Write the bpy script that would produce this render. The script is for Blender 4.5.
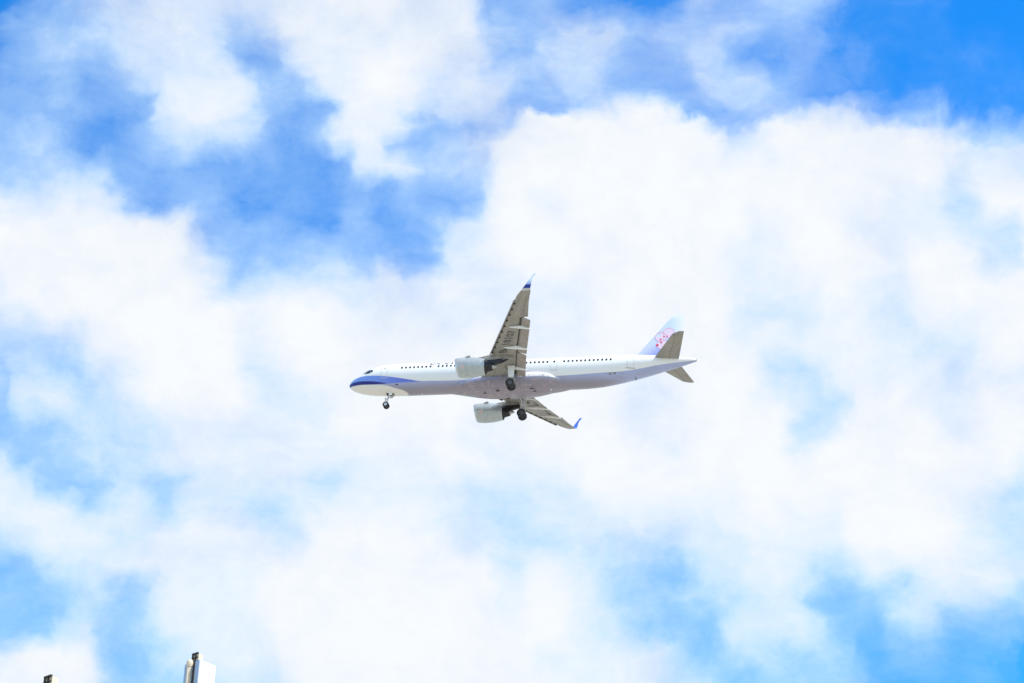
import bpy, bmesh, math, random
from mathutils import Vector, Matrix, noise
random.seed(4)
S = bpy.context.scene
for o in list(bpy.data.objects): bpy.data.objects.remove(o)
R = math.radians
PI = math.pi

# ------------------------------------------------------------------ camera
EL = 32.032                                  # upward tilt of the camera, degrees
cam_d = bpy.data.cameras.new('camera'); cam = bpy.data.objects.new('camera', cam_d)
S.collection.objects.link(cam); S.camera = cam
cam.location = (0, 0, 1.6); cam.rotation_euler = (R(90 + EL), 0, 0)
cam_d.sensor_width = 36; cam_d.lens = 1810 * 36 / 1024
cam_d.clip_start = .1; cam_d.clip_end = 60000

# ------------------------------------------------------------------ sun, exposure
SUN_DIR = Vector((0.80, -0.34, 1.02)).normalized()
sun_el = math.asin(SUN_DIR.z); sun_rot = math.atan2(SUN_DIR.x, SUN_DIR.y)
sl = bpy.data.lights.new('sun', 'SUN'); sl.energy = 2.3; sl.angle = R(.5); sl.color = (1, .965, .9)
so = bpy.data.objects.new('sun', sl); S.collection.objects.link(so)
so.rotation_euler = SUN_DIR.to_track_quat('Z', 'Y').to_euler(); so.location = (0, 0, 400)
S.view_settings.view_transform = 'Standard'; S.view_settings.look = 'None'
S.view_settings.exposure = 1.25; S.view_settings.gamma = 1; S.view_settings.use_curve_mapping = False

# ------------------------------------------------------------------ node helper
class NT:
    def __init__(s, nt): s.nt = nt; s.n = nt.nodes; s.l = nt.links
    def put(s, v, sock):
        if isinstance(v, bpy.types.NodeSocket): s.l.new(v, sock)
        elif v is not None: sock.default_value = v
    def node(s, t, **kw):
        n = s.n.new(t)
        for k, v in kw.items(): setattr(n, k, v)
        return n
    def m(s, op, a, b=None, c=None, clamp=False):
        n = s.n.new('ShaderNodeMath'); n.operation = op; n.use_clamp = clamp
        s.put(a, n.inputs[0]); s.put(b, n.inputs[1]); s.put(c, n.inputs[2]); return n.outputs[0]
    def ramp(s, v, a, b, c=0., d=1., smooth=True):
        n = s.n.new('ShaderNodeMapRange'); n.interpolation_type = 'SMOOTHSTEP' if smooth else 'LINEAR'
        for i, x in enumerate((v, a, b, c, d)): s.put(x, n.inputs[i])
        return n.outputs[0]
    def mix(s, f, a, b):
        n = s.n.new('ShaderNodeMix'); n.data_type = 'RGBA'
        s.put(f, n.inputs[0])
        for v, k in ((a, 6), (b, 7)):
            if isinstance(v, tuple): v = (*v[:3], 1)
            s.put(v, n.inputs[k])
        return n.outputs[2]
    def curve(s, v, pts, x0, x1, y0=0., y1=1., hand='AUTO'):
        """float curve through pts, x in [x0,x1], y in [y0,y1]"""
        t = s.ramp(v, x0, x1, 0., 1., False)
        n = s.n.new('ShaderNodeFloatCurve'); c = n.mapping.curves[0]
        P = [((x - x0) / (x1 - x0), (y - y0) / (y1 - y0)) for x, y in sorted(pts)]
        while len(c.points) < len(P): c.points.new(.5, .5)
        for q, (x, y) in zip(c.points, P): q.location = (x, y); q.handle_type = hand
        n.mapping.extend = 'HORIZONTAL'; n.mapping.update()
        s.l.new(t, n.inputs['Value'])
        if (y0, y1) == (0., 1.): return n.outputs[0]
        return s.m('MULTIPLY_ADD', n.outputs[0], y1 - y0, y0)
    def noise(s, vec, scale, detail=4, rough=.55, dist=0., col=False):
        n = s.n.new('ShaderNodeTexNoise'); s.put(vec, n.inputs['Vector'])
        n.inputs['Scale'].default_value = scale; n.inputs['Detail'].default_value = detail
        n.inputs['Roughness'].default_value = rough; n.inputs['Distortion'].default_value = dist
        return n.outputs['Color' if col else 'Fac']
    def sep(s, v):
        n = s.n.new('ShaderNodeSeparateXYZ'); s.l.new(v, n.inputs[0]); return n.outputs
    def comb(s, x, y, z):
        n = s.n.new('ShaderNodeCombineXYZ')
        for v, k in zip((x, y, z), n.inputs): s.put(v, k)
        return n.outputs[0]

# ------------------------------------------------------------------ world: daylight sky with a broken cloud deck
# How closed the clouds are, laid out on the sky by two angles in the world: rows by the angle above the
# northern horizon, columns by the angle east (+) or west (-) of the meridian.
FPX = 1810.
COLX = list(range(0, 1025, 32))
COVER = {   # height of the row: cloud cover 0..9, west to east
 0: '024567777 88998843 42213535 53111000',
 28: '145667765 88888865 46645564 42111000',
 57: '245467763 68899874 66544642 32211110',
 85: '334357885 48898776 56443565 32211111',
 104: '334337885 46887664 45684465 47533111',
 114: '333337876 33885565 47896355 78855222',
 124: '443236776 34885457 99999748 99987544',
 142: '454235665 35874569 99999978 99999877',
 171: '556633333 22687559 99999999 99999787',
 200: '878853432 22334369 89999999 99988699',
 228: '999999744 32423589 99999998 99888768',
 257: '999999864 45443789 99999988 99989978',
 285: '899999976 77787888 88999988 89889999',
 314: '779999998 99888888 88999987 78878899',
 342: '666899998 99999998 88999988 88887799',
 371: '565689997 89999999 99989997 68888788',
 399: '477679998 78999999 99988998 76898898',
 428: '445667888 88999988 99989999 67999899',
 456: '745667888 88888998 89998999 89999998',
 485: '874465677 76888877 78999999 99999986',
 513: '888775776 78888776 77888889 88999876',
 540: '678878888 79999876 67666778 88999876',
 569: '347788888 99999997 87654678 76788887',
 597: '445657888 99999998 98655667 63457765',
 626: '447556888 99999999 98754477 74366443',
 654: '899645788 99999999 88886456 55233221',
 683: '999745677 89999999 98886645 55322221',
}
COVER = {k: [int(c) / 9.15 for c in v.replace(' ', '')] for k, v in COVER.items()}
for k, v in COVER.items():
    if len(v) != 33: print('ROWLEN', k, len(v))
ROWY = sorted(COVER)
def sky_world():
    w = bpy.data.worlds.new('World'); S.world = w; w.use_nodes = True
    N = NT(w.node_tree); N.n.clear()
    out = N.node('ShaderNodeOutputWorld'); bg = N.node('ShaderNodeBackground'); bg.inputs['Strength'].default_value = .12
    N.l.new(bg.outputs[0], out.inputs[0])
    sky = N.node('ShaderNodeTexSky', sky_type='NISHITA', sun_disc=False)
    sky.sun_elevation = sun_el; sky.sun_rotation = sun_rot; sky.ozone_density = 3.2; sky.air_density = 1.0; sky.dust_density = .2
    tc = N.node('ShaderNodeTexCoord'); D = tc.outputs['Generated']
    hs = N.node('ShaderNodeHueSaturation'); hs.inputs['Saturation'].default_value = SKY_SAT; hs.inputs['Value'].default_value = SKY_VAL
    N.l.new(sky.outputs[0], hs.inputs['Color'])
    tn = N.node('ShaderNodeMix', data_type='RGBA', blend_type='MULTIPLY'); tn.inputs[0].default_value = 1; tn.inputs[7].default_value = (*SKY_TINT, 1)
    N.l.new(hs.outputs[0], tn.inputs[6]); blue = tn.outputs[2]
    # domain warp: two scales
    def warp(vec, scale, amt, detail):
        c = N.noise(vec, scale, detail, .55, col=True)
        sub = N.node('ShaderNodeVectorMath', operation='SUBTRACT'); N.l.new(c, sub.inputs[0]); sub.inputs[1].default_value = (.5, .5, .5)
        mad = N.node('ShaderNodeVectorMath', operation='MULTIPLY_ADD'); N.l.new(sub.outputs[0], mad.inputs[0])
        mad.inputs[1].default_value = (amt,) * 3; N.l.new(vec, mad.inputs[2]); return mad.outputs[0]
    W = warp(warp(D, 24., .030, 3), 85., .012, 5)
    x, y, z = N.sep(W)
    rad = N.m('SQRT', N.m('ADD', N.m('MULTIPLY', y, y), N.m('MULTIPLY', z, z)))
    a = N.m('ARCTAN2', x, rad)                              # east-west angle
    e = N.m('ARCTAN2', z, y)                                # angle above the northern horizon
    a0, a1 = R(-17.), R(17.); e0, e1 = R(20.), R(44.)
    es = [R(EL) + math.atan((341.5 - py) / FPX) for py in ROWY]     # falling
    tot = None
    for j, ry in enumerate(ROWY):
        row = COVER[ry]
        pts = [(math.atan((px - 512) / math.hypot(FPX, 341.5 - ROWY[j])), v) for px, v in zip(COLX, row)]
        c = N.curve(a, pts, a0, a1)
        up = es[j - 1] if j else None; dn = es[j + 1] if j + 1 < len(es) else None
        g = None
        if up is not None: g = N.ramp(e, es[j], up, 1., 0., False)
        if dn is not None:
            h = N.ramp(e, dn, es[j], 0., 1., False); g = h if g is None else N.m('MULTIPLY', g, h)
        t = N.m('MULTIPLY', c, g); tot = t if tot is None else N.m('ADD', tot, t)
    # the rest of the sky: the same kind of broken cloud
    gen = N.ramp(N.noise(D, 4.5, 6, .55), .36, .56, .15, 1.)
    ax, ay, az = N.sep(D)
    ang = N.m('ADD', N.m('ABSOLUTE', N.m('SUBTRACT', a, 0.)), 0.)
    inside = N.m('MULTIPLY', N.ramp(ang, R(16.5), R(22.), 1., 0.),
                 N.m('MULTIPLY', N.ramp(e, R(15.), R(20.5)), N.ramp(e, R(43.5), R(49.), 1., 0.)))
    mixf = N.node('ShaderNodeMix'); N.l.new(inside, mixf.inputs[0]); N.l.new(gen, mixf.inputs[2]); N.l.new(tot, mixf.inputs[3])
    base = mixf.outputs[0]
    # wisps and billows, strongest where the cloud is neither open nor closed
    W2 = warp(D, 9., .05, 3)
    f1 = N.m('SUBTRACT', N.noise(W2, 30., 10, .66), .5)
    mp = N.node('ShaderNodeMapping'); N.l.new(warp(W2, 40., .012, 3), mp.inputs[0])
    mp.inputs['Rotation'].default_value = (0, R(-38), 0); mp.inputs['Scale'].default_value = (.38, 1, 1.25)
    f2 = N.m('SUBTRACT', N.noise(mp.outputs[0], 105., 8, .68), .5)
    fb = N.m('ADD', N.m('MULTIPLY', f1, 1.25), N.m('MULTIPLY', f2, .65))
    edge = N.m('MULTIPLY', base, N.m('SUBTRACT', 1.06, base))
    amp = N.m('ADD', N.m('MULTIPLY', edge, 1.1), .07)
    v = N.m('MULTIPLY_ADD', fb, amp, base)
    alpha = N.curve(v, [(0, 0), (.11, .035), (.22, .14), (.333, .24), (.444, .33), (.555, .45), (.666, .60), (.777, .735), (.888, .865), (1, .985)], 0., 1.)
    # thick cloud is white, thin cloud scatters more blue
    ccol = N.mix(N.ramp(v, .42, 1.0), CLOUD_THIN, CLOUD_WHITE)
    ccol = N.mix(N.ramp(N.noise(W2, 11., 9, .62), .44, .70, 0., .75), ccol, CLOUD_FOLD)
    N.l.new(N.mix(alpha, blue, ccol), bg.inputs['Color'])
SKY_SAT, SKY_VAL = 1.2, 1.
SKY_TINT = (.11, .77, 1.10)
CLOUD_THIN = (3.25, 4.05, 4.25); CLOUD_WHITE = (3.38, 3.46, 3.52); CLOUD_FOLD = (2.85, 3.08, 3.36)
sky_world()

# ------------------------------------------------------------------ materials
def mat(name, col=(.8, .8, .8), rough=.5, metal=0., coat=0., var=0., vscale=3., spec=.5):
    m = bpy.data.materials.new(name); m.use_nodes = True; N = NT(m.node_tree)
    b = N.n['Principled BSDF']; b.inputs['Base Color'].default_value = (*col, 1)
    b.inputs['Roughness'].default_value = rough; b.inputs['Metallic'].default_value = metal
    b.inputs['Coat Weight'].default_value = coat; b.inputs['Specular IOR Level'].default_value = spec
    if var:
        tc = N.node('ShaderNodeTexCoord')
        f = N.ramp(N.noise(tc.outputs['Object'], vscale, 6, .6), .3, .7, 1 - var, 1 + var * .5, False)
        n = N.node('ShaderNodeMix', data_type='RGBA', blend_type='MULTIPLY'); n.inputs[0].default_value = 1
        n.inputs[6].default_value = (*col, 1); N.l.new(f, n.inputs[7]); N.l.new(n.outputs[2], b.inputs['Base Color'])
    return m
WHITE = (.80, .81, .80)
M_white = mat('white_paint', WHITE, .32, var=.04)
M_grey = mat('grey_paint', (.42, .41, .385), .5, var=.10, vscale=1.5)
M_flap = mat('flap_paint', (.34, .305, .275), .5, var=.25, vscale=2.5)
M_dark = mat('dark_bay', (.035, .033, .034), .8)
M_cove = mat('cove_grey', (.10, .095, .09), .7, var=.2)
M_glass = mat('window_glass', (.012, .014, .02), .12)
M_cockpit = mat('cockpit_glass', (.006, .03, .06), .2, spec=.25)
M_tyre = mat('tyre_rubber', (.018, .018, .02), .75)
M_hub = mat('wheel_hub', (.09, .095, .105), .45, .3)
M_hubpale = mat('wheel_hub_pale', (.55, .57, .60), .4, .2)
M_strut = mat('strut_metal', (.55, .56, .56), .35, .5)
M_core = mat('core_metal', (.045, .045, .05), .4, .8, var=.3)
M_plug = mat('plug_metal', (.42, .41, .40), .3, .8)
M_lip = mat('lip_metal', (.60, .62, .63), .28, .75)
M_pale = mat('blossom_pale', (.80, .64, .79), .4)
M_faint = mat('blossom_faint', (.58, .47, .47), .4)
M_red = mat('stamen_red', (.75, .015, .10), .4)
M_magenta = mat('petal_outline', (.74, .34, .56), .4)
M_ink = mat('letter_ink', (.045, .045, .07), .45)
M_regink = mat('registration_ink', (.085, .08, .08), .5)
M_line = mat('seam_grey', (.50, .53, .56), .5)
M_sill = mat('sill_grey', (.32, .33, .30), .5)

def fuselage_mat():
    m = bpy.data.materials.new('fuselage_paint'); m.use_nodes = True; N = NT(m.node_tree)
    b = N.n['Principled BSDF']; b.inputs['Roughness'].default_value = .30
    tc = N.node('ShaderNodeTexCoord'); O = tc.outputs['Object']; x, y, z = N.sep(O)
    def reg(pts, w=.03, hand='AUTO'):                      # 1 below the curve
        c = N.curve(x, pts, 0., 45., -3., 3., hand); return N.ramp(N.m('SUBTRACT', c, z), -w, w)
    # (x, z) outlines of the painted bands
    top = reg([(0, -.75), (.35, -.62), (.8, -.32), (1.3, -.16), (2, -.10), (3.4, -.20), (4.5, -.33), (5.6, -.5), (7.2, -.76), (8.5, -.98), (9.8, -1.18), (11, -1.22),
               (16, -1.27), (28, -1.20), (31.5, -1.08), (35.2, -.81), (37.7, -.37), (40.1, .2), (42.5, .70), (44.5, 1.1)])
    nvt = reg([(0, -.66), (.4, -.66), (.75, -.68), (1.8, -.76), (3.2, -.90), (4.5, -1.10), (5.5, -1.31), (6.5, -1.6), (10, -1.9), (45, -2)], .04)
    nvb = reg([(0, -.98), (.35, -1.0), (1.0, -1.1), (2.2, -1.2), (3.4, -1.27), (4.5, -1.30), (5.45, -1.31), (7.1, -1.27), (8.5, -1.25), (9.8, -1.22), (11.5, -1.22), (12, -3), (45, -3)])
    lav = reg([(0, -.98), (.35, -1.0), (1.0, -1.1), (2.2, -1.2), (3.55, -1.31), (5.1, -1.45), (6.4, -1.74), (7.6, -1.97), (8.3, -2.2), (10, -3), (45, -3)], .05)
    nz = N.noise(O, .8, 5, .6)
    st = N.node('ShaderNodeMapping'); N.l.new(O, st.inputs[0]); st.inputs['Scale'].default_value = (.25, 1, 6)
    streak = N.noise(st.outputs[0], 1.2, 6, .65)
    white = N.mix(N.ramp(streak, .35, .75), (.80, .815, .81), (.75, .77, .775))
    peri = N.mix(N.ramp(x, 1., 9.), (.17, .32, .80), (.12, .18, .66))
    navy = (.0, .014, .21)
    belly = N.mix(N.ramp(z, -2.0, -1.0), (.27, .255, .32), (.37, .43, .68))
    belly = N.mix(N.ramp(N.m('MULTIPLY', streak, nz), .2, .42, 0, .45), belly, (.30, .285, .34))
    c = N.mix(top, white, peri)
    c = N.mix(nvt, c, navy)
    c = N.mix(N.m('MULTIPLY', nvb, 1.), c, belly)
    c = N.mix(lav, c, (.74, .72, .68))  # white nose underside; beige tint stands in for shade and ground bounce
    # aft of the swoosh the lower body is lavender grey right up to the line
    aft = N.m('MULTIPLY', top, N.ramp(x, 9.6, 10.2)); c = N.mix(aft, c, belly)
    N.l.new(c, b.inputs['Base Color'])
    return m
M_fus = fuselage_mat()

def fairing_mat():
    m = bpy.data.materials.new('belly_fairing_paint'); m.use_nodes = True; N = NT(m.node_tree)
    b = N.n['Principled BSDF']; b.inputs['Roughness'].default_value = .35
    tc = N.node('ShaderNodeTexCoord'); O = tc.outputs['Object']; x, y, z = N.sep(O)
    base = N.mix(N.ramp(z, -2.0, -1.25), (.26, .24, .30), (.36, .42, .67))
    base = N.mix(N.ramp(N.m('ADD', z, N.ramp(x, 22.2, 22.6, 0, .30)), -1.24, -1.16), base, (.80, .81, .82))  # white upper edge, dipping aft to paint the sunlit bulge behind the wing
    n1 = N.noise(O, 1.6, 7, .7, .6)
    base = N.mix(N.ramp(n1, .50, .62, 0, .75), base, (.44, .35, .37))
    n2 = N.noise(O, 3.3, 6, .7, .3)
    base = N.mix(N.ramp(n2, .58, .66, 0, .6), base, (.15, .13, .15))
    sx = N.m('FRACT', N.m('MULTIPLY', x, .55)); sy = N.m('FRACT', N.m('MULTIPLY_ADD', y, .75, .5))
    sm = N.m('MAXIMUM', N.ramp(N.m('ABSOLUTE', N.m('SUBTRACT', sx, .5)), 0., .03, 1, 0), N.ramp(N.m('ABSOLUTE', N.m('SUBTRACT', sy, .5)), 0., .04, 1, 0))
    base = N.mix(N.m('MULTIPLY', sm, .35), base, (.12, .11, .13))
    N.l.new(base, b.inputs['Base Color']); return m
M_fair = fairing_mat()

def wing_mat(name='wing_paint', cA=(.325, .312, .28), cB=(.26, .25, .225)):
    m = bpy.data.materials.new(name); m.use_nodes = True; N = NT(m.node_tree)
    b = N.n['Principled BSDF']; b.inputs['Roughness'].default_value = .45
    tc = N.node('ShaderNodeTexCoord'); O = tc.outputs['Object']; x, y, z = N.sep(O)
    ay = N.m('ABSOLUTE', y)
    ch = N.m('SUBTRACT', x, N.m('MULTIPLY', ay, .42))       # lines that run along the span
    sk = N.comb(ch, N.m('MULTIPLY', ay, .18), 0.)
    base = N.mix(N.ramp(N.noise(sk, 2.2, 6, .65), .35, .68), cA, cB)
    base = N.mix(N.ramp(N.noise(O, 1.7, 5, .7), .56, .70, 0, .45), base, (.14, .13, .125))
    # panel lines and rows of access covers
    l1 = N.m('FRACT', N.m('MULTIPLY', ch, .95)); l1 = N.ramp(N.m('ABSOLUTE', N.m('SUBTRACT', l1, .5)), .0, .035, 1, 0)
    l2 = N.m('FRACT', N.m('MULTIPLY', ay, .62)); l2 = N.ramp(N.m('ABSOLUTE', N.m('SUBTRACT', l2, .5)), .0, .025, 1, 0)
    ln = N.m('MAXIMUM', l1, l2)
    base = N.mix(N.m('MULTIPLY', ln, .5), base, (.08, .078, .075))
    N.l.new(base, b.inputs['Base Color']); return m
M_wing = wing_mat()

def nacelle_mat():
    m = bpy.data.materials.new('nacelle_paint'); m.use_nodes = True; N = NT(m.node_tree)
    b = N.n['Principled BSDF']; b.inputs['Roughness'].default_value = .22; b.inputs['Metallic'].default_value = .35
    tc = N.node('ShaderNodeTexCoord'); O = tc.outputs['Object']; x, y, z = N.sep(O)
    c = N.mix(N.ramp(N.noise(O, 2., 5, .6), .4, .7), (.44, .49, .505), (.38, .42, .43))
    seam = N.ramp(N.m('ABSOLUTE', N.m('SUBTRACT', x, 16.95)), .0, .05, .55, 0)
    c = N.mix(seam, c, (.25, .26, .28))
    N.l.new(c, b.inputs['Base Color']); return m
M_nac = nacelle_mat()

def fin_mat():
    m = bpy.data.materials.new('fin_paint'); m.use_nodes = True; N = NT(m.node_tree)
    b = N.n['Principled BSDF']; b.inputs['Roughness'].default_value = .32
    tc = N.node('ShaderNodeTexCoord'); x, y, z = N.sep(tc.outputs['Object'])
    t = N.m('ADD', z, N.m('MULTIPLY', N.m('SUBTRACT', x, 39.), -.55))
    c = N.mix(N.ramp(t, 1.4, 4.0), (.26, .31, .74), (.62, .68, .87))
    c = N.mix(N.ramp(t, 3.0, 5.2), c, (.60, .72, .80))
    c = N.mix(N.ramp(x, 41.2, 42.8), c, (.78, .81, .84))
    N.l.new(c, b.inputs['Base Color']); return m
M_fin = fin_mat()
def winglet_mat():
    m = bpy.data.materials.new('winglet_paint'); m.use_nodes = True; N = NT(m.node_tree)
    b = N.n['Principled BSDF']; b.inputs['Roughness'].default_value = .35
    tc = N.node('ShaderNodeTexCoord'); x, y, z = N.sep(tc.outputs['Object'])
    c = N.mix(N.ramp(z, 1.98, 2.12), (.003, .035, .32), (.36, .50, .80))
    c = N.mix(N.ramp(z, 2.2, 2.8), c, (.66, .77, .86))
    c = N.mix(N.ramp(z, 1.66, 1.72), (.50, .54, .58), c)
    N.l.new(c, b.inputs['Base Color']); return m
M_winglet = winglet_mat()
M_wblue = mat('winglet_blue', (.05, .16, .62), .35)

# ------------------------------------------------------------------ mesh helpers
def link(name, bm, mats, parent=None, smooth=True, angle=35):
    bmesh.ops.recalc_face_normals(bm, faces=bm.faces)
    me = bpy.data.meshes.new(name); bm.to_mesh(me); bm.free()
    if not isinstance(mats, (list, tuple)): mats = [mats]
    for k in mats: me.materials.append(k)
    if smooth:
        me.polygons.foreach_set('use_smooth', [True] * len(me.polygons))
        me.set_sharp_from_angle(angle=R(angle))
    o = bpy.data.objects.new(name, me); S.collection.objects.link(o)
    if parent: o.parent = parent
    return o
def loft(bm, rings, cap=True, mi=0, closed=True):
    vs = [[bm.verts.new(p) for p in r] for r in rings]; n = len(rings[0])
    for a, b in zip(vs, vs[1:]):
        for i in range(n if closed else n - 1):
            j = (i + 1) % n
            bm.faces.new((a[i], a[j], b[j], b[i])).material_index = mi
    if cap:
        bm.faces.new(vs[0][::-1]).material_index = mi; bm.faces.new(vs[-1]).material_index = mi
    return vs
def tube(bm, a, b, ra, rb=None, n=12, mi=0):
    a, b = Vector(a), Vector(b); rb = ra if rb is None else rb
    q = (b - a).to_track_quat('Z', 'Y')
    loft(bm, [[p + q @ Vector((r * math.cos(2 * PI * k / n), r * math.sin(2 * PI * k / n), 0)) for k in range(n)] for p, r in ((a, ra), (b, rb))], mi=mi)
def lathe(bm, prof, c, axis='x', n=40, mi=0, shear=None, closed_ends=True):
    """prof: (along, radius) about an axis through c"""
    rings = []
    for t, r in prof:
        ring = []
        for k in range(n):
            u, v = r * math.cos(2 * PI * k / n), r * math.sin(2 * PI * k / n)
            if axis == 'x': p = Vector((c[0] + t, c[1] + u, c[2] + v))
            elif axis == 'y': p = Vector((c[0] + u, c[1] + t, c[2] + v))
            else: p = Vector((c[0] + u, c[1] + v, c[2] + t))
            if shear: p = shear(p, t)
            ring.append(p)
        rings.append(ring)
    loft(bm, rings, cap=closed_ends, mi=mi)
def box(bm, lo, hi, mi=0, bevel=0.):
    vs = [bm.verts.new((x, y, z)) for x in (lo[0], hi[0]) for y in (lo[1], hi[1]) for z in (lo[2], hi[2])]
    fs = [bm.faces.new([vs[i] for i in f]) for f in ((0, 1, 3, 2), (4, 6, 7, 5), (0, 4, 5, 1), (2, 3, 7, 6), (0, 2, 6, 4), (1, 5, 7, 3))]
    for f in fs: f.material_index = mi
    if bevel:
        es = list({e for f in fs for e in f.edges}); bmesh.ops.bevel(bm, geom=es, offset=bevel, segments=2, affect='EDGES')
def plate(bm, pts, th, mi=0):
    """a plate through 3-D points with thickness th along its normal"""
    P = [Vector(p) for p in pts]; n = (P[1] - P[0]).cross(P[2] - P[0]).normalized() * th / 2
    loft(bm, [[p + n for p in P], [p - n for p in P]], mi=mi)
def interp(T, x):
    """monotone cubic through a table of rows (x, ...)"""
    if x <= T[0][0]: return T[0][1:]
    if x >= T[-1][0]: return T[-1][1:]
    i = max(k for k in range(len(T) - 1) if T[k][0] <= x); h = T[i + 1][0] - T[i][0]; t = (x - T[i][0]) / h
    res = []
    def sl(k, c):
        if k <= 0: return (T[1][c] - T[0][c]) / (T[1][0] - T[0][0])
        if k >= len(T) - 1: return (T[-1][c] - T[-2][c]) / (T[-1][0] - T[-2][0])
        a = (T[k][c] - T[k - 1][c]) / (T[k][0] - T[k - 1][0]); b = (T[k + 1][c] - T[k][c]) / (T[k + 1][0] - T[k][0])
        return 0 if a * b <= 0 else 2 * a * b / (a + b)
    for c in range(1, len(T[0])):
        p0, p1, m0, m1 = T[i][c], T[i + 1][c], sl(i, c) * h, sl(i + 1, c) * h
        res.append((2*t**3 - 3*t*t + 1) * p0 + (t**3 - 2*t*t + t) * m0 + (-2*t**3 + 3*t*t) * p1 + (t**3 - t*t) * m1)
    return res
def text_mesh(s, size, spacing=1., bold=0.):
    c = bpy.data.curves.new('t', 'FONT'); c.body = s; c.size = size; c.space_character = spacing; c.resolution_u = 2; c.offset = bold
    o = bpy.data.objects.new('t', c); S.collection.objects.link(o)
    dg = bpy.context.evaluated_depsgraph_get(); me = bpy.data.meshes.new_from_object(o.evaluated_get(dg))
    bpy.data.objects.remove(o); bm = bmesh.new(); bm.from_mesh(me); bpy.data.meshes.remove(me); return bm

def tag(o, label=None, cat=None, group=None, kind=None):
    for k, v in (('label', label), ('category', cat), ('group', group), ('kind', kind)):
        if v: o[k] = v
    return o
def empty(name, loc=(0, 0, 0), parent=None):
    o = bpy.data.objects.new(name, None); S.collection.objects.link(o); o.location = loc
    if parent: o.parent = parent
    return o

# ------------------------------------------------------------------ ground
def ground_mat():
    m = bpy.data.materials.new('ground_surface'); m.use_nodes = True; N = NT(m.node_tree)
    b = N.n['Principled BSDF']; b.inputs['Roughness'].default_value = .9
    tc = N.node('ShaderNodeTexCoord'); O = tc.outputs['Object']
    g = N.mix(N.ramp(N.noise(O, .02, 8, .65), .38, .62), (.42, .39, .34), (.34, .32, .26))
    g = N.mix(N.ramp(N.noise(O, 1.3, 8, .7), .45, .7, 0, .5), g, (.26, .24, .19))
    N.l.new(g, b.inputs['Base Color'])
    bp = N.node('ShaderNodeBump'); bp.inputs['Strength'].default_value = .3
    N.l.new(N.noise(O, 8., 8, .7), bp.inputs['Height']); N.l.new(bp.outputs[0], b.inputs['Normal'])
    return m
bm = bmesh.new()
rr = [0, 20, 60, 150, 400, 1000, 3000, 8000, 20000]
prev = [bm.verts.new((0, 0, 0))]
for r in rr[1:]:
    cur = [bm.verts.new((r * math.cos(2 * PI * k / 64), r * math.sin(2 * PI * k / 64), 0)) for k in range(64)]
    for k in range(64):
        if len(prev) == 1: bm.faces.new((prev[0], cur[k], cur[(k + 1) % 64]))
        else: bm.faces.new((prev[k], cur[k], cur[(k + 1) % 64], prev[(k + 1) % 64]))
    prev = cur
tag(link('ground', bm, ground_mat(), smooth=False), kind='structure')

# ------------------------------------------------------------------ the airliner
# body axes: x aft from the nose, y to starboard, z up from the body's centreline; y < 0 is the side in view
ROT = Matrix(((9.80427700e-01, 1.85654410e-01, 6.55282900e-02), (-1.85244095e-01, 9.82615096e-01, -1.23363555e-02), (-6.66793874e-02, -4.38281845e-05, 9.97774451e-01)))
plane = empty('airliner', (0, 0, 0))
CEN = Vector((.72611536, 196.18055342, 119.23863159)) - ROT @ Vector((22, 0, 0))
plane.matrix_world = Matrix.Translation(CEN) @ ROT.to_4x4()
tag(plane, 'white twin-engine passenger jet with a blue nose and gear down, flying below the clouds', 'airliner')

FUS = [(0, -.545, -.575, .02), (.06, -.34, -.77, .24), (.15, -.19, -.93, .40), (.4, .04, -1.15, .68), (.8, .30, -1.36, .98), (1.3, .58, -1.54, 1.24),
       (1.8, .86, -1.68, 1.43), (2.4, 1.24, -1.80, 1.58), (3.0, 1.58, -1.89, 1.70), (3.6, 1.80, -1.95, 1.79), (4.5, 1.97, -2.01, 1.89),
       (5.5, 2.05, -2.05, 1.95), (6.5, 2.07, -2.07, 1.975), (8, 2.07, -2.07, 1.975), (28, 2.07, -2.07, 1.975), (30.5, 2.07, -2.05, 1.975),
       (33, 2.07, -1.84, 1.955), (35, 2.06, -1.46, 1.88), (37, 2.03, -1.0, 1.72), (39, 1.95, -.48, 1.45), (41, 1.82, .08, 1.08),
       (42.5, 1.68, .48, .76), (43.8, 1.52, .86, .42), (44.4, 1.40, 1.04, .24), (44.5, 1.36, 1.08, .19)]
def fpt(x, th, off=0.):
    """point on the body skin, th from the top, positive to port (the side in view)"""
    t, b, h = interp(FUS, x); zc, hh = (t + b) / 2, (t - b) / 2
    n = Vector((0, -math.sin(th) / max(h, .01), math.cos(th) / max(hh, .01))).normalized()
    return Vector((x, -h * math.sin(th), zc + hh * math.cos(th))) + n * off
def fth(x, z):
    t, b, h = interp(FUS, x); zc, hh = (t + b) / 2, (t - b) / 2
    return math.acos(max(-1, min(1, (z - zc) / hh)))
def skin_patch(bm, quad, off=.012, n=8, mi=0, side=1):
    """quad: four (x, z) corners laid on the body skin"""
    (ax, az), (bx, bz), (cx, cz), (dx, dz) = quad; g = []
    for i in range(n + 1):
        row = []
        for j in range(n + 1):
            u, v = i / n, j / n
            x = (1-u)*(1-v)*ax + u*(1-v)*bx + u*v*cx + (1-u)*v*dx; z = (1-u)*(1-v)*az + u*(1-v)*bz + u*v*cz + (1-u)*v*dz
            p = fpt(x, fth(x, z), off); row.append(bm.verts.new((p.x, p.y * side, p.z)))
        g.append(row)
    for i in range(n):
        for j in range(n): bm.faces.new((g[i][j], g[i+1][j], g[i+1][j+1], g[i][j+1])).material_index = mi
bm = bmesh.new()
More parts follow.
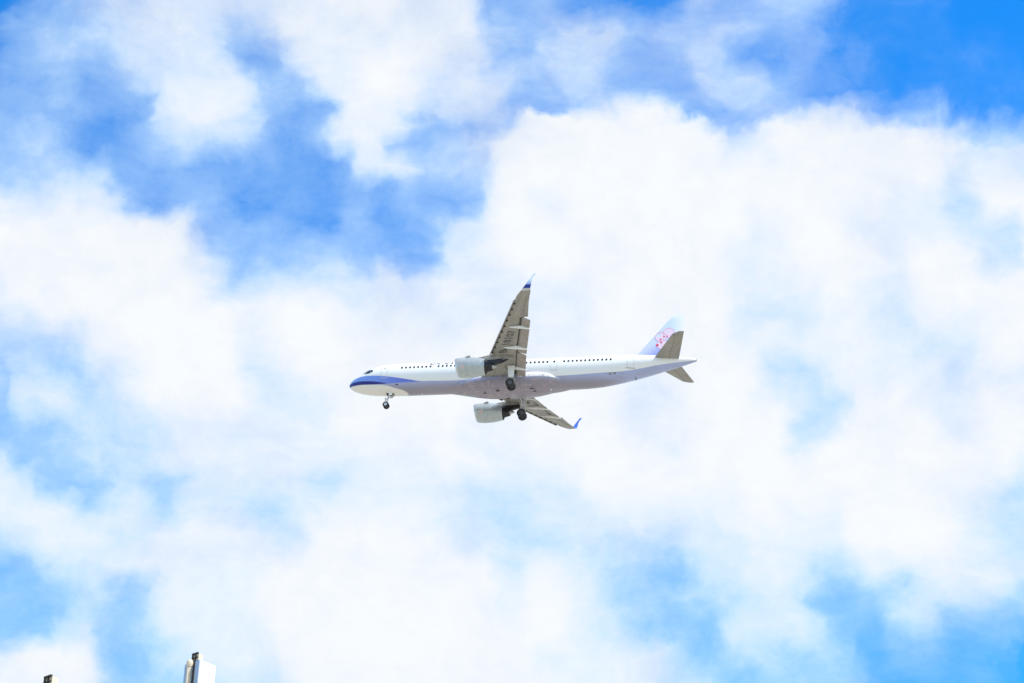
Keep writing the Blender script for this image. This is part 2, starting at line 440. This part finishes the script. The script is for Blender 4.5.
xs = [0, .03, .06, .1, .15, .22, .3, .4, .5, .65, .8, 1, 1.3, 1.55, 1.8, 2.1, 2.4, 2.7, 3, 3.3, 3.6, 4, 4.5, 5, 5.5, 6, 6.5, 7, 8] + list(range(10, 29, 2)) + \
     [29, 30, 31, 32, 33, 34, 35, 36, 37, 38, 39, 40, 41, 42, 42.5, 43, 43.4, 43.8, 44.1, 44.4, 44.5]
loft(bm, [[fpt(x, 2 * PI * k / 72) for k in range(72)] for x in xs])
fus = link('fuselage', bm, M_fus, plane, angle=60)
# APU exhaust
bm = bmesh.new(); lathe(bm, [(0, .15), (.07, .13)], (44.49, 0, 1.22), n=20); link('exhaust_outlet', bm, M_dark, fus)
# nose radome seam, belly blade aerials and drain mast
for x, z0, h, l, m_ in ((26.2, -2.07, .28, .34, M_white), (36.9, -1.02, .30, .28, M_sill), (9.6, -2.07, .18, .28, M_white)):
    bm = bmesh.new(); loft(bm, [[(x + a * l, s * .03 * b, z0 + .05) for a, b, s in ((0, 0, 1), (.4, 1, 1), (1, 0, 1), (.4, 1, -1))],
                                 [(x + .12 + a * l * .6, s * .02 * b, z0 - h) for a, b, s in ((0, 0, 1), (.4, 1, 1), (1, 0, 1), (.4, 1, -1))]])
    link('blade_aerial', bm, m_, fus)
# cabin windows on the side in view
wx = [7.27 + .534 * k for k in range(8)] + [12.06 + .534 * k for k in range(21)] + [23.40 + .538 * k for k in range(6)] + [26.96] + [28.22 + .5327 * k for k in range(12)]
for x in wx:
    bm = bmesh.new(); w, h = .125, .185; z = .77; n = 14; vs = []
    for k in range(n):
        a = 2 * PI * k / n; ca, sa = math.cos(a), math.sin(a)
        px = x + w * math.copysign(abs(ca) ** .7, ca); pz = z + h * math.copysign(abs(sa) ** .7, sa)
        vs.append((px, pz))
    loft(bm, [[fpt(px, fth(px, pz), .014) for px, pz in vs], [fpt(px, fth(px, pz), -.03) for px, pz in vs]])
    link('window', bm, M_glass, fus, smooth=False)
# flight deck windows, both sides
for side in (1, -1):
    for q in ([(2.34, .16), (3.0, .22), (3.08, .86), (2.72, .94)], [(3.02, .26), (3.42, .40), (3.40, .72), (3.12, .84)], ):
        bm = bmesh.new(); skin_patch(bm, q, side=side); link('cockpit_window', bm, M_cockpit, fus)
    bm = bmesh.new(); skin_patch(bm, [(1.75, .50), (2.34, .38), (2.66, .86), (2.16, 1.0)], side=side); link('windscreen', bm, M_cockpit, fus)
# doors: a thin raised outline and sill on the skin
def door(x0, x1, z0, z1, sill=False, label=None, window=True):
    bm = bmesh.new(); w = .035
    for q in ([(x0, z0), (x0 + w, z0), (x0 + w, z1), (x0, z1)], [(x1 - w, z0), (x1, z0), (x1, z1), (x1 - w, z1)], [(x0 + w, z1 - w), (x1 - w, z1 - w), (x1 - w, z1), (x0 + w, z1)]):
        skin_patch(bm, q, .01)
    skin_patch(bm, [(x0 - (.2 if sill else 0), z0 - .07), (x1 + .1, z0 - .07), (x1 + .1, z0), (x0 - (.2 if sill else 0), z0)], .02, mi=1)
    d = link('door', bm, [M_line, M_sill if sill else M_line], fus)
    if window:
        bm = bmesh.new(); xm = (x0 + x1) / 2; skin_patch(bm, [(xm - .08, .65), (xm + .08, .65), (xm + .08, .9), (xm - .08, .9)], .014); link('door_window', bm, M_sill, d)
door(4.62, 5.45, -.62, 1.22)
door(36.15, 37.0, -.36, 1.30, sill=True, window=False)
door(26.55, 27.35, -.5, 1.22, window=False); door(15.2, 16.0, -.55, 1.22, window=False)
bm = bmesh.new(); skin_patch(bm, [(6.55, -1.50), (6.86, -1.50), (6.84, -1.38), (6.58, -1.38)], .012); link('air_outlet', bm, M_dark, fus)
bm = bmesh.new(); skin_patch(bm, [(33.9, -1.16), (34.7, -1.06), (34.7, -.90), (33.9, -1.0)], .01); skin_patch(bm, [(34.05, -1.10), (34.55, -1.03), (34.55, -.95), (34.05, -1.02)], .016, mi=1); link('hatch', bm, [M_cove, M_line], fus)
# lettering above the windows
bm = text_mesh('CHINA AIRLINES', .92, 1.10, .03)
w = max(v.co.x for v in bm.verts); sc = 7.6 / w
bmesh.ops.triangulate(bm, faces=bm.faces)
for v in bm.verts:
    x = 10.75 + v.co.x * sc + v.co.y * .2; s = v.co.y; th0 = fth(x, 1.10)
    v.co = fpt(x, th0 - s / 2.02, .016)
link('lettering', bm, M_ink, fus, smooth=False)

# belly fairing
FA = [(13.4, -1.75, .28, .9), (14.4, -1.70, .42, 1.25), (15.6, -1.63, .66, 1.66), (17.2, -1.57, .98, 2.04), (18.7, -1.52, 1.20, 2.24), (20, -1.50, 1.27, 2.30), (23, -1.48, 1.28, 2.30),
      (24.4, -1.40, 1.18, 2.30), (25.4, -1.34, 1.0, 2.24), (26.2, -1.32, .80, 2.10), (26.9, -1.42, .66, 1.86), (27.8, -1.62, .46, 1.4), (28.6, -1.8, .24, .9)]
bm = bmesh.new(); rings = []
for i in range(70):
    x = 13.4 + 15.2 * i / 69; zc, hh, hw = interp(FA, x); ring = []
    for k in range(56):
        a = 2 * PI * k / 56; ca, sa = math.cos(a), math.sin(a)
        ring.append((x, hw * math.copysign(abs(ca) ** .86, ca), zc + hh * (1 if sa > 0 else .9) * math.copysign(abs(sa) ** .86, sa)))
    rings.append(ring)
loft(bm, rings); fairing = link('belly_fairing', bm, M_fair, plane, angle=50)
for x, y, w, l in ((19.6, -1.0, .16, .42), (17.9, -.4, .12, .3), (23.9, -1.1, .10, .5), (24.2, -.4, .10, .4), (20.6, .9, .15, .4)):
    zc, hh, hw = interp(FA, x); zz = zc - hh - .004 + (.05 if abs(y) > .95 else 0)
    bm = bmesh.new(); box(bm, (x, y - w / 2, zz - .02), (x + l, y + w / 2, zz + .05))
    link('air_inlet', bm, M_dark, fairing, smooth=False)

# wings ------------------------------------------------------------------
def wz(y): return -1.15 + (max(abs(y) - 1.9, 0)) * .182
def wle(y): return 16.80 + .5 * abs(y)                     # fixed leading edge
def wte(y):                                                # trailing edge with flaps
    y = abs(y); return interp([(0, 23.15), (1.9, 23.2), (4.4, 23.62), (6.4, 24.05), (7.5, 24.31), (11, 25.2), (12.5, 25.55), (14.7, 25.98), (17, 26.62)], y)[0]
def airfoil(xl, xt, y, z, t, n=13, cam=.015):
    c = xt - xl; up, lo = [], []
    for k in range(n):
        u = (1 - math.cos(PI * k / (n - 1))) / 2
        th = 5 * t * (.2969 * math.sqrt(u) - .126 * u - .3516 * u * u + .2843 * u ** 3 - .1015 * u ** 4) + .003 * u
        cm = cam * 4 * u * (1 - u)
        up.append((xl + u * c, y, z + (cm + th) * c)); lo.append((xl + u * c, y, z + (cm - th) * c))
    return up + lo[::-1][:-1] if False else up + lo[-1:0:-1]
def make_wing(s):
    bm = bmesh.new(); rings = []
    for y in (0, 1.9, 3, 4.4, 6.3, 6.4, 8, 10, 12.45, 12.5, 12.52, 13.5, 15, 15.42, 15.46, 16.2, 16.7, 17.0):
        flapped = y < 12.5; xt = wte(y) - (1.02 if flapped else 0)
        if y < 2.5: xt = wte(y) - .9
        xl = wle(y); t = .125 - .0022 * y
        if y >= 15.46: xl -= .10
        if y > 16.3: xl += (y - 16.3) * .35
        if flapped: t *= 1.12
        rings.append(airfoil(xl, xt, s * y, wz(y), t))
    loft(bm, rings)
    W = link('wing', bm, M_wing, plane, angle=40)
    W['label'] = 'near wing, rising above the body in the photo' if s < 0 else 'far wing, reaching down below the body'
    # spoiler shelf over the flap slot, coloured dark to paint the slot's shade
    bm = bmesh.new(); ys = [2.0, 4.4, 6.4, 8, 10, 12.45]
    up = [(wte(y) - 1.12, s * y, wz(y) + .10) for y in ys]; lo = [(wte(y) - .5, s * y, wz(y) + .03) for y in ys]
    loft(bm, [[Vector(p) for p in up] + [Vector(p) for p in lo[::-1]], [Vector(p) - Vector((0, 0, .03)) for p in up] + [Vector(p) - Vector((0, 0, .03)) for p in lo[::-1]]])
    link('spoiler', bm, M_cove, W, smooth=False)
    # flaps, lowered
    for y0, y1 in ((2.35, 6.25), (6.5, 12.42)):
        bm = bmesh.new(); rings = []
        for i in range(7):
            y = y0 + (y1 - y0) * i / 6; c = 1.42 - .025 * y; a = R(22)
            base = airfoil(0, c, 0, 0, .13)
            rings.append([(wte(y) + .30 - c * math.cos(a) + px * math.cos(a) + pz * math.sin(a), s * y, wz(y) - .05 - px * math.sin(a) + pz * math.cos(a)) for px, _, pz in base])
        loft(bm, rings); link('flap', bm, M_flap, W, angle=40)
    # slats with their dark track slots
    for y0, y1 in ((2.75, 4.95), (6.1, 9.6), (9.66, 12.5), (12.56, 15.4)):
        bm = bmesh.new(); rings = []
        for i in range(6):
            y = y0 + (y1 - y0) * i / 5; xl, z = wle(y) - .27, wz(y) - .13; ring = []
            for u, v in ((.42, .30), (.18, .245), (.05, .17), (0, .07), (.03, -.01), (.10, -.035), (.13, -.02), (.09, .03), (.10, .12), (.24, .20), (.43, .285)):
                ring.append((xl + u, s * y, z + v))
            rings.append(ring)
        loft(bm, rings)
        n = max(3, int((y1 - y0) / .72))
        for i in range(n):
            y = y0 + (y1 - y0) * (i + .5) / n; x = wle(y)
            box(bm, (x - .13, s * y - .10, wz(y) - .145), (x + .16, s * y + .10, wz(y) - .07), mi=1)
        link('slat', bm, [M_wing, M_dark], W, angle=40)
    # aileron seam
    bm = bmesh.new()
    def under(x, y):                                       # lower skin height
        xl = wle(y); xt = wte(y) - (1.02 if y < 12.5 else 0); u = min(max((x - xl) / (xt - xl), 0), 1); c = xt - xl
        t = (.125 - .0022 * y) * (1.12 if y < 12.5 else 1)
        th = 5 * t * (.2969 * math.sqrt(u) - .126 * u - .3516 * u * u + .2843 * u ** 3 - .1015 * u ** 4) + .003 * u
        return wz(y) + (.06 * u * (1 - u) - th) * c
    a0, a1 = 12.75, 16.0
    P = lambda x, y, d=.012: Vector((x, s * y, under(x, y) - d))
    for q in ([(wte(a0) - .62, a0), (wte(a1) - .45, a1), (wte(a1) - .41, a1), (wte(a0) - .57, a0)], [(wte(a0) - .6, a0), (wte(a0) - .02, a0), (wte(a0) - .02, a0 + .04), (wte(a0) - .6, a0 + .04)]):
        loft(bm, [[P(*p) for p in q], [P(*p, -.02) for p in q]])
    link('aileron_seam', bm, M_cove, W, smooth=False)
    # winglet: bends up from the tip
    bm = bmesh.new(); rings = []
    for k in range(12):
        t = k / 11
        if t < .36: a = t / .36 * R(87); rad = .62; y = 17.0 + rad * math.sin(a); z = wz(17) + rad * (1 - math.cos(a)) + .11 * t; 
        else:
            q = (t - .36) / .64; a = R(87); y = 17.0 + .62 * math.sin(a) + q * 1.3 * math.cos(a); z = wz(17) + .62 * (1 - math.cos(a)) + .04 + q * 1.3 * math.sin(a)
        h = z - wz(17); xl = 25.45 + .60 * (y - 17) + .60 * h; c = 1.12 - .95 * min(1, (h / 1.6)) ** .6
        c = max(c, .30); n = Vector((0, math.cos(a), math.sin(a))); sec = airfoil(0, c, 0, 0, .085, cam=0)
        rings.append([(xl + px, s * (y - pz * math.sin(a)), z + pz * math.cos(a)) for px, _, pz in sec])
    loft(bm, rings); bmesh.ops.recalc_face_normals(bm, faces=bm.faces)
    for f in bm.faces:
        if f.normal.y * s < -.25: f.material_index = 1
    link('winglet', bm, [M_winglet, M_wblue], W, angle=50)
    # flap track fairings
    for y, L, r in ((3.75, 2.7, .20), (7.5, 3.3, .21), (11.1, 2.9, .18)):
        xt = wte(y); bm = bmesh.new(); rings = []
        for k in range(15):
            t = k / 14; rr = r * (math.sin(PI * min(t / .84, 1) * .5) ** .6 if t < .42 else max(0, 1 - ((t - .42) / .58) ** 2.1) ** .8) + .006
            x = xt + .58 - L * (1 - t); dz = -.24 - .10 * t - .34 * max(0, t - .55) / .45
            rings.append([(x, s * y + rr * .62 * math.cos(2 * PI * j / 16), wz(y) + dz + rr * 1.25 * math.sin(2 * PI * j / 16)) for j in range(16)])
        loft(bm, rings); link('flap_track_fairing', bm, M_white, W, angle=60)
    if s < 0:                                              # registration under the port wing
        for txt, y0, wdt in (('B-', 6.45, 1.0), ('18107', 7.85, 2.45)):
            bm = text_mesh(txt, 1.05, bold=.03); w = max(v.co.x for v in bm.verts) - min(v.co.x for v in bm.verts); x0 = min(v.co.x for v in bm.verts)
            bmesh.ops.triangulate(bm, faces=bm.faces); bmesh.ops.subdivide_edges(bm, edges=[e for e in bm.edges if e.calc_length() > .25], cuts=1)
            for v in bm.verts:
                y = y0 + (v.co.x - x0) / w * wdt; x = 18.5 + .5 * y - v.co.y * 1.25
                v.co = (x, s * y, under(x, y) - .014)
            link('registration', bm, M_regink, W, smooth=False)
    # wheel well: flat dark plate painting its shade, enlarged under the far wing
    bm = bmesh.new()
    for q in ([(21.5, 2.35), (22.3, 2.35), (22.25, 4.0), (21.6, 4.0)] if s < 0 else [(20.9, 2.3), (22.3, 2.3), (22.35, 4.3), (21.5, 4.3)],):
        loft(bm, [[P(x, y, .01) for x, y in q], [P(x, y, -.03) for x, y in q]])
    link('wheel_well', bm, M_dark, W, smooth=False)
    return W
for s in (-1, 1): make_wing(s)

# engines ------------------------------------------------------------------
def make_engine(s):
    c = (15.4, s * 5.75, -2.0)
    sh = lambda p, t: Vector((p.x - (p.z - c[2]) * .20 * max(0, 1 - t / 1.3), p.y, p.z))
    bm = bmesh.new()
    outer = [(.0, 1.0), (-.10, 1.03), (-.13, 1.08), (-.10, 1.13), (0, 1.175), (.2, 1.225), (.5, 1.262), (.9, 1.285), (1.4, 1.29), (1.9, 1.27), (2.4, 1.215), (2.9, 1.13), (3.3, 1.045), (3.55, .985)]
    outer = [(t + .22, r) for t, r in outer]
    inner = [(3.75, .965), (3.4, 1.0), (2.8, 1.06)]
    lathe(bm, outer + inner, c, shear=sh, closed_ends=False, n=48)
    E = link('engine', bm, M_nac, plane, angle=50)
    bm = bmesh.new(); lathe(bm, [(.40, .94), (.22, 1.004), (.115, 1.034), (.078, 1.08), (.115, 1.136), (.22, 1.182), (.34, 1.213)], c, shear=sh, closed_ends=False, n=48)
    link('inlet_lip', bm, M_lip, E)
    bm = bmesh.new(); lathe(bm, [(.25, 1.0), (.7, .96), (1.05, .97), (1.1, .3), (1.1, .02)], c, n=32, closed_ends=False, shear=sh)
    for k in range(18):
        a = 2 * PI * k / 18; d = Vector((0, math.cos(a), math.sin(a))); t = Vector((0, -math.sin(a), math.cos(a))); o = Vector(c) + Vector((.95, 0, 0))
        plate(bm, [o + d * .25 - t * .05, o + d * .94 - t * .12 + Vector((.06, 0, 0)), o + d * .94 + t * .12, o + d * .25 + t * .05], .015, mi=1)
    lathe(bm, [(.60, .02), (.68, .12), (.82, .22), (.98, .30)], c, n=24, mi=1); link('fan', bm, [M_cove, M_core], E)
    # bypass duct wall, core cowl, nozzle, plug
    bm = bmesh.new(); lathe(bm, [(2.75, 1.06), (2.7, .4)], c, n=32, closed_ends=False); link('bypass_duct', bm, M_dark, E)
    bm = bmesh.new(); lathe(bm, [(2.7, .74), (3.3, .76), (3.9, .68), (4.35, .55), (4.65, .47), (4.6, .42)], c, n=32, closed_ends=False); link('core_cowl', bm, M_core, E)
    bm = bmesh.new(); lathe(bm, [(4.3, .33), (4.65, .29), (5.0, .18), (5.25, .05), (5.28, .01)], c, n=24); link('exhaust_cone', bm, M_plug, E)
    # pylon
    bm = bmesh.new(); rings = []
    for x, zt, zb, w in ((16.9, -.86, -.98, .05), (17.6, -.80, -1.2, .16), (18.5, -.66, -1.3, .22), (19.6, -.42, -1.42, .24), (20.6, -.42, -1.35, .22), (21.6, -.55, -1.05, .16), (22.6, -.62, -.85, .05)):
        rings.append([(x, c[1] + u * w, zt if v > 0 else zb) for u, v in ((-1, 1), (1, 1), (1.0, -1), (-1.0, -1))])
    loft(bm, rings); link('pylon', bm, M_wing, E, angle=50)
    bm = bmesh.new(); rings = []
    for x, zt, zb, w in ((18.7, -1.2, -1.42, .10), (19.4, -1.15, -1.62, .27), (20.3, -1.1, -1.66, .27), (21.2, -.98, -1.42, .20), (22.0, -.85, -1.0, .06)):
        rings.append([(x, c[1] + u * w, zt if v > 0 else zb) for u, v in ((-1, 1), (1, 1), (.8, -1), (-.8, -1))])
    loft(bm, rings); link('pylon_shade_fairing', bm, M_core, E, angle=50)  # dark colour stands in for the shadow of pylon and wing
    # strakes
    for a in (R(48), R(132)):
        bm = bmesh.new(); d = Vector((0, math.cos(a), math.sin(a))); o = Vector((0, c[1], c[2]))
        plate(bm, [o + d * 1.24 + Vector((16.5, 0, 0)), o + d * 1.50 + Vector((16.95, 0, 0)), o + d * 1.56 + Vector((17.3, 0, 0)), o + d * 1.25 + Vector((17.35, 0, 0))], .03)
        link('strake', bm, M_nac, E, smooth=False)
    # small pink blossom on the cowl (port side)
    bm = bmesh.new()
    for k in range(5):
        a = 2 * PI * k / 5 + .3
        cx, cz = 16.5 + .17 * math.cos(a), -2.42 + .17 * math.sin(a); ring = []
        for j in range(12):
            b = 2 * PI * j / 12; px, pz = cx + .13 * math.cos(b), cz + .13 * math.sin(b)
            t = px - 15.4; rr = interp([(t0, r0) for t0, r0 in outer[4:]], t)[0] + .012; dz = pz - c[2]
            ring.append(Vector((px, c[1] - math.sqrt(rr * rr - dz * dz), pz)))
        bm.faces.new([bm.verts.new(p) for p in ring])
    link('plum_blossom_emblem', bm, M_faint, E, smooth=False)
    return E
for s in (-1, 1): make_engine(s)

# fin ------------------------------------------------------------------
bm = bmesh.new(); rings = []
FN = [(1.75, 35.9, 42.55), (2.05, 36.7, 42.6), (2.35, 37.15, 42.63), (3, 37.66, 42.66), (4, 38.42, 42.72), (5, 39.20, 42.78), (6, 39.98, 42.84), (7, 40.76, 42.9), (7.6, 41.25, 42.94), (7.85, 41.55, 42.95), (7.98, 41.95, 42.93)]
for z, xl, xt in FN:
    rings.append([(px, pz, z) for px, _, pz in airfoil(xl, xt, 0, 0, .10 if z < 7.8 else .06, cam=0)])
loft(bm, rings); fin = link('tail_fin', bm, M_fin, plane, angle=50)
def fin_half(x, z):
    xl, xt = interp([(a, b, c) for a, b, c in FN], z); u = min(max((x - xl) / (xt - xl), 0), 1)
    return 5 * .10 * (.2969 * math.sqrt(u) - .126 * u - .3516 * u * u + .2843 * u ** 3 - .1015 * u ** 4) * (xt - xl)
def disc(bm, x, z, rx, rz, side, off, mi=0, rot=0., ring=False, n=26, w=.045):
    out, inn = [], []
    for k in range(n):
        a = 2 * PI * k / n; u, v = rx * math.cos(a), rz * math.sin(a); px, pz = x + u * math.cos(rot) - v * math.sin(rot), z + u * math.sin(rot) + v * math.cos(rot)
        out.append(Vector((px, side * (fin_half(px, pz) + off), pz)))
        f = 1 - w / rx; qx, qz = x + (px - x) * f, z + (pz - z) * f; inn.append(Vector((qx, side * (fin_half(qx, qz) + off), qz)))
    if ring: loft(bm, [out, inn], cap=False, mi=mi)
    else:
        cc = bm.verts.new((x, side * (fin_half(x, z) + off), z)); vo = [bm.verts.new(p) for p in out]
        for k in range(n): bm.faces.new((cc, vo[k], vo[(k + 1) % n])).material_index = mi
for side in (-1, 1):
    bm = bmesh.new(); cx, cz, L = 40.95, 4.35, .98
    for k in range(5):
        a = R(84 + 72 * k); x, z = cx + L * math.cos(a), cz + L * math.sin(a)
        disc(bm, x, z, .72, .72, side, .010 + .001 * k, 0)
        disc(bm, x, z, .73, .73, side, .017 + .001 * k, 1, ring=True, w=.05)
    for x, z, r in ((39.66, 3.52, .17), (40.05, 4.38, .11), (40.14, 3.92, .12), (40.45, 4.74, .09), (40.9, 4.84, .08), (41.3, 4.6, .09), (41.3, 4.1, .09), (40.9, 3.7, .09)):
        disc(bm, x, z, r, r, side, .03, 2, n=14)
    link('plum_blossom_emblem', bm, [M_pale, M_magenta, M_red], fin, smooth=False)

# tailplanes ------------------------------------------------------------------
for s in (-1, 1):
    bm = bmesh.new(); rings = []
    for y in (.3, 1, 2, 3, 4, 5, 5.8, 6.1, 6.22):
        xl = 38.75 + .60 * y + (max(0, y - 5.8) * 1.2); xt = 42.3 + .22 * y
        rings.append(airfoil(xl, xt, s * y, 1.05 + .105 * y, .09, cam=0))
    loft(bm, rings); T = link('tailplane', bm, M_wing, plane, angle=50)
    bm = bmesh.new()
    q = [(41.25, .9), (42.5, 5.6), (42.53, 5.6), (41.29, .9)]
    def tu(x, y, d):
        xl = 38.75 + .60 * y; xt = 42.3 + .22 * y; u = (x - xl) / (xt - xl)
        return Vector((x, s * y, 1.05 + .105 * y - (xt - xl) * (5 * .09 * (.2969 * math.sqrt(u) - .126 * u - .3516 * u * u + .2843 * u ** 3 - .1015 * u ** 4) + .003 * u) - d))
    loft(bm, [[tu(x, y, .008) for x, y in q], [tu(x, y, -.02) for x, y in q]]); link('elevator_seam', bm, M_cove, T, smooth=False)

# landing gear ------------------------------------------------------------------
def wheel(x, y, z, r, w, parent, hub=M_hub):
    bm = bmesh.new(); h = w / 2
    lathe(bm, [(-h * .72, r * .55), (-h * .9, r * .75), (-h * .85, r * .9), (-h * .5, r * .985), (0, r), (h * .5, r * .985), (h * .85, r * .9), (h * .9, r * .75), (h * .72, r * .55)], (x, y, z), axis='y', n=32)
    t = link('tyre', bm, M_tyre, parent, angle=60)
    bm = bmesh.new(); lathe(bm, [(-h * .80, r * .30), (-h * .78, r * .53), (h * .78, r * .53), (h * .80, r * .30)], (x, y, z), axis='y', n=24)
    link('wheel_hub', bm, hub, parent)
# nose gear
bm = bmesh.new(); X, Z = 5.17, -3.62
tube(bm, (5.45, 0, -1.9), (5.25, 0, -2.95), .11, .10); tube(bm, (5.25, 0, -2.95), (X, 0, Z), .065); tube(bm, (X, -.33, Z), (X, .33, Z), .06)
tube(bm, (6.1, 0, -2.0), (5.3, 0, -2.75), .05); tube(bm, (5.12, 0, -3.2), (4.98, 0, -2.9), .035); tube(bm, (5.0, -.2, -2.95), (5.0, .2, -2.95), .05)
box(bm, (5.0, -.14, -2.75), (5.12, .14, -2.6))
ng = link('nose_gear', bm, M_strut, plane)
for s in (-1, 1): wheel(X, s * .25, Z, .40, .24, ng, M_hubpale)
for s in (-1, 1):
    bm = bmesh.new(); plate(bm, [(5.45, s * .34, -1.98), (6.0, s * .34, -1.98), (5.85, s * .38, -2.38), (5.5, s * .38, -2.38)], .03); link('gear_door', bm, M_white, ng, smooth=False)
bm = bmesh.new(); box(bm, (5.1, -.30, -2.075), (6.1, .30, -2.0)); link('wheel_well', bm, M_dark, ng, smooth=False)
bm = bmesh.new()
for y in (-.12, .12): lathe(bm, [(0, .09), (.08, .10)], (4.95, y, -2.68), n=14)
link('taxi_light', bm, M_lip, ng)
# main gear
for s in (-1, 1):
    bm = bmesh.new(); X, Y, Z = 22.05, s * 3.8, -3.50
    tube(bm, (21.9, s * 3.75, -.9), (X, Y, -2.5), .15); tube(bm, (X, Y, -2.5), (X, Y, Z), .10); tube(bm, (X, Y - .55, Z), (X, Y + .55, Z), .09)
    tube(bm, (21.95, s * 2.2, -1.35), (X, Y, -2.35), .07); tube(bm, (22.25, Y, -3.3), (22.5, Y, -2.85), .05); tube(bm, (22.5, Y, -2.85), (22.2, Y, -2.4), .05)
    tube(bm, (21.0, s * 3.7, -1.0), (X, Y, -2.1), .05)
    mg = link('main_gear', bm, M_strut, plane)
    for d in (-1, 1): wheel(X, Y + d * .46, Z, .585, .42, mg)
    bm = bmesh.new(); plate(bm, [(21.55, s * 4.22, -1.0), (22.5, s * 4.22, -1.0), (22.42, s * 4.12, -2.6), (21.75, s * 4.12, -2.6)], .04); link('gear_door', bm, M_white, mg, smooth=False)
    bm = bmesh.new(); plate(bm, [(21.4, s * 2.6, -1.28), (22.4, s * 2.6, -1.28), (22.4, s * 3.9, -1.12), (21.4, s * 3.9, -1.12)], .02); link('wheel_well', bm, M_dark, mg, smooth=False)

# ------------------------------------------------------------------ slim masts that stand at the lower left
M_mwhite = mat('mast_white', (.80, .79, .77), .5, var=.05)
M_mshade = mat('mast_shade_blue', (.30, .41, .56), .35, var=.08)  # blue-grey puts the shade of the white housing's left face into colour
M_mbeige = mat('mast_beige', (.62, .54, .42), .5, var=.12, vscale=6)
M_mdark = mat('mast_dark', (.035, .033, .03), .6)
def ray(px, py, dist):
    c, s_ = math.cos(R(EL)), math.sin(R(EL)); x, y, z = (px - 512) / FPX, (341.5 - py) / FPX, 1.
    d = Vector((x, c * z - s_ * y, s_ * z + c * y)); return d * dist + Vector((0, 0, 1.6))
def make_mast(rot):
    """a square housing on a pole; local z = 0 is the housing's top, corner (0,0) the near upright edge.
       local -x side: face coloured blue-grey for its shade, with slot and pipe; local +y runs away on the right: white face"""
    root = empty('mast'); w, d, H = .72, .72, 9.
    bm = bmesh.new(); box(bm, (-w, 0, -H), (0, d, 0), bevel=.012); hs_ = link('housing', bm, M_mwhite, root, smooth=False)
    bm = bmesh.new(); box(bm, (-w + .02, -.03, -H + .1), (-.33, -.002, -.02)); box(bm, (-.19, -.03, -H + .1), (-.005, -.002, -.01)); link('cover_panel', bm, M_mshade, hs_, smooth=False)
    bm = bmesh.new(); box(bm, (-.325, -.012, -H + .1), (-.195, -.004, .0)); link('slot', bm, M_mdark, hs_, smooth=False)
    bm = bmesh.new(); tube(bm, (-.42, -.06, -H), (-.42, -.06, -.12), .085, n=20); tube(bm, (-.385, -.16, -H), (-.385, -.16, -.25), .025, n=10)
    lathe(bm, [(-.14, .10), (-.05, .125), (.04, .12), (.11, .08), (.14, .02)], (-.42, -.06, -.05), axis='z', n=20); link('pipe', bm, M_mbeige, root)
    # lantern-like open cap
    cap = bmesh.new(); x0, x1, y0, y1, z1 = -.42, -.15, .0, .24, .30
    box(cap, (x0, y0 + .05, .0), (x1 - .0, y1, z1 - .03)); C = link('cap', cap, M_mbeige, root, smooth=False)
    bm = bmesh.new()
    for x in (x0 - .01, (x0 + x1) / 2 - .01): box(bm, (x, y0, .0), (x + .028, y0 + .045, z1 - .035))
    for z in (.0, .13): box(bm, (x0 - .015, y0 - .004, z), (x1 - .01, y0 + .048, z + .026))
    box(bm, (x0 - .02, y0 - .004, z1 - .03), (x1 - .01, y0 + .06, z1 + .012)); link('cap_frame', bm, M_mdark, C, smooth=False)
    return root
def finish_mast(root, corner, rot, label):
    root.location = corner; root.rotation_euler = (0, 0, rot); H = corner.z - 9
    tag(root, label, 'mast', 'slim utility masts at the lower left')
def pole_for(root, top):
    bm = bmesh.new(); tube(bm, (-.31, .31, -top), (-.31, .31, -8.98), .24, .17, n=24); tube(bm, (-.31, .31, -top), (-.31, .31, -top + .06), .42, n=24); link('pole', bm, M_mwhite, root)
for (px, py, dist, rot, lab) in ((200.3, 659.5, 60., R(-38), 'slim white mast, shade on one face coloured blue-grey, with a beige pipe and square cap, taller in the frame'),
                                 (53.5, 684.3, 46., R(-38), 'slim mast of which only the beige square cap shows at the bottom edge')):
    m_ = make_mast(rot); co = ray(px, py, dist); finish_mast(m_, co, rot, lab); pole_for(m_, co.z)

S.render.resolution_x = 1024; S.render.resolution_y = 683
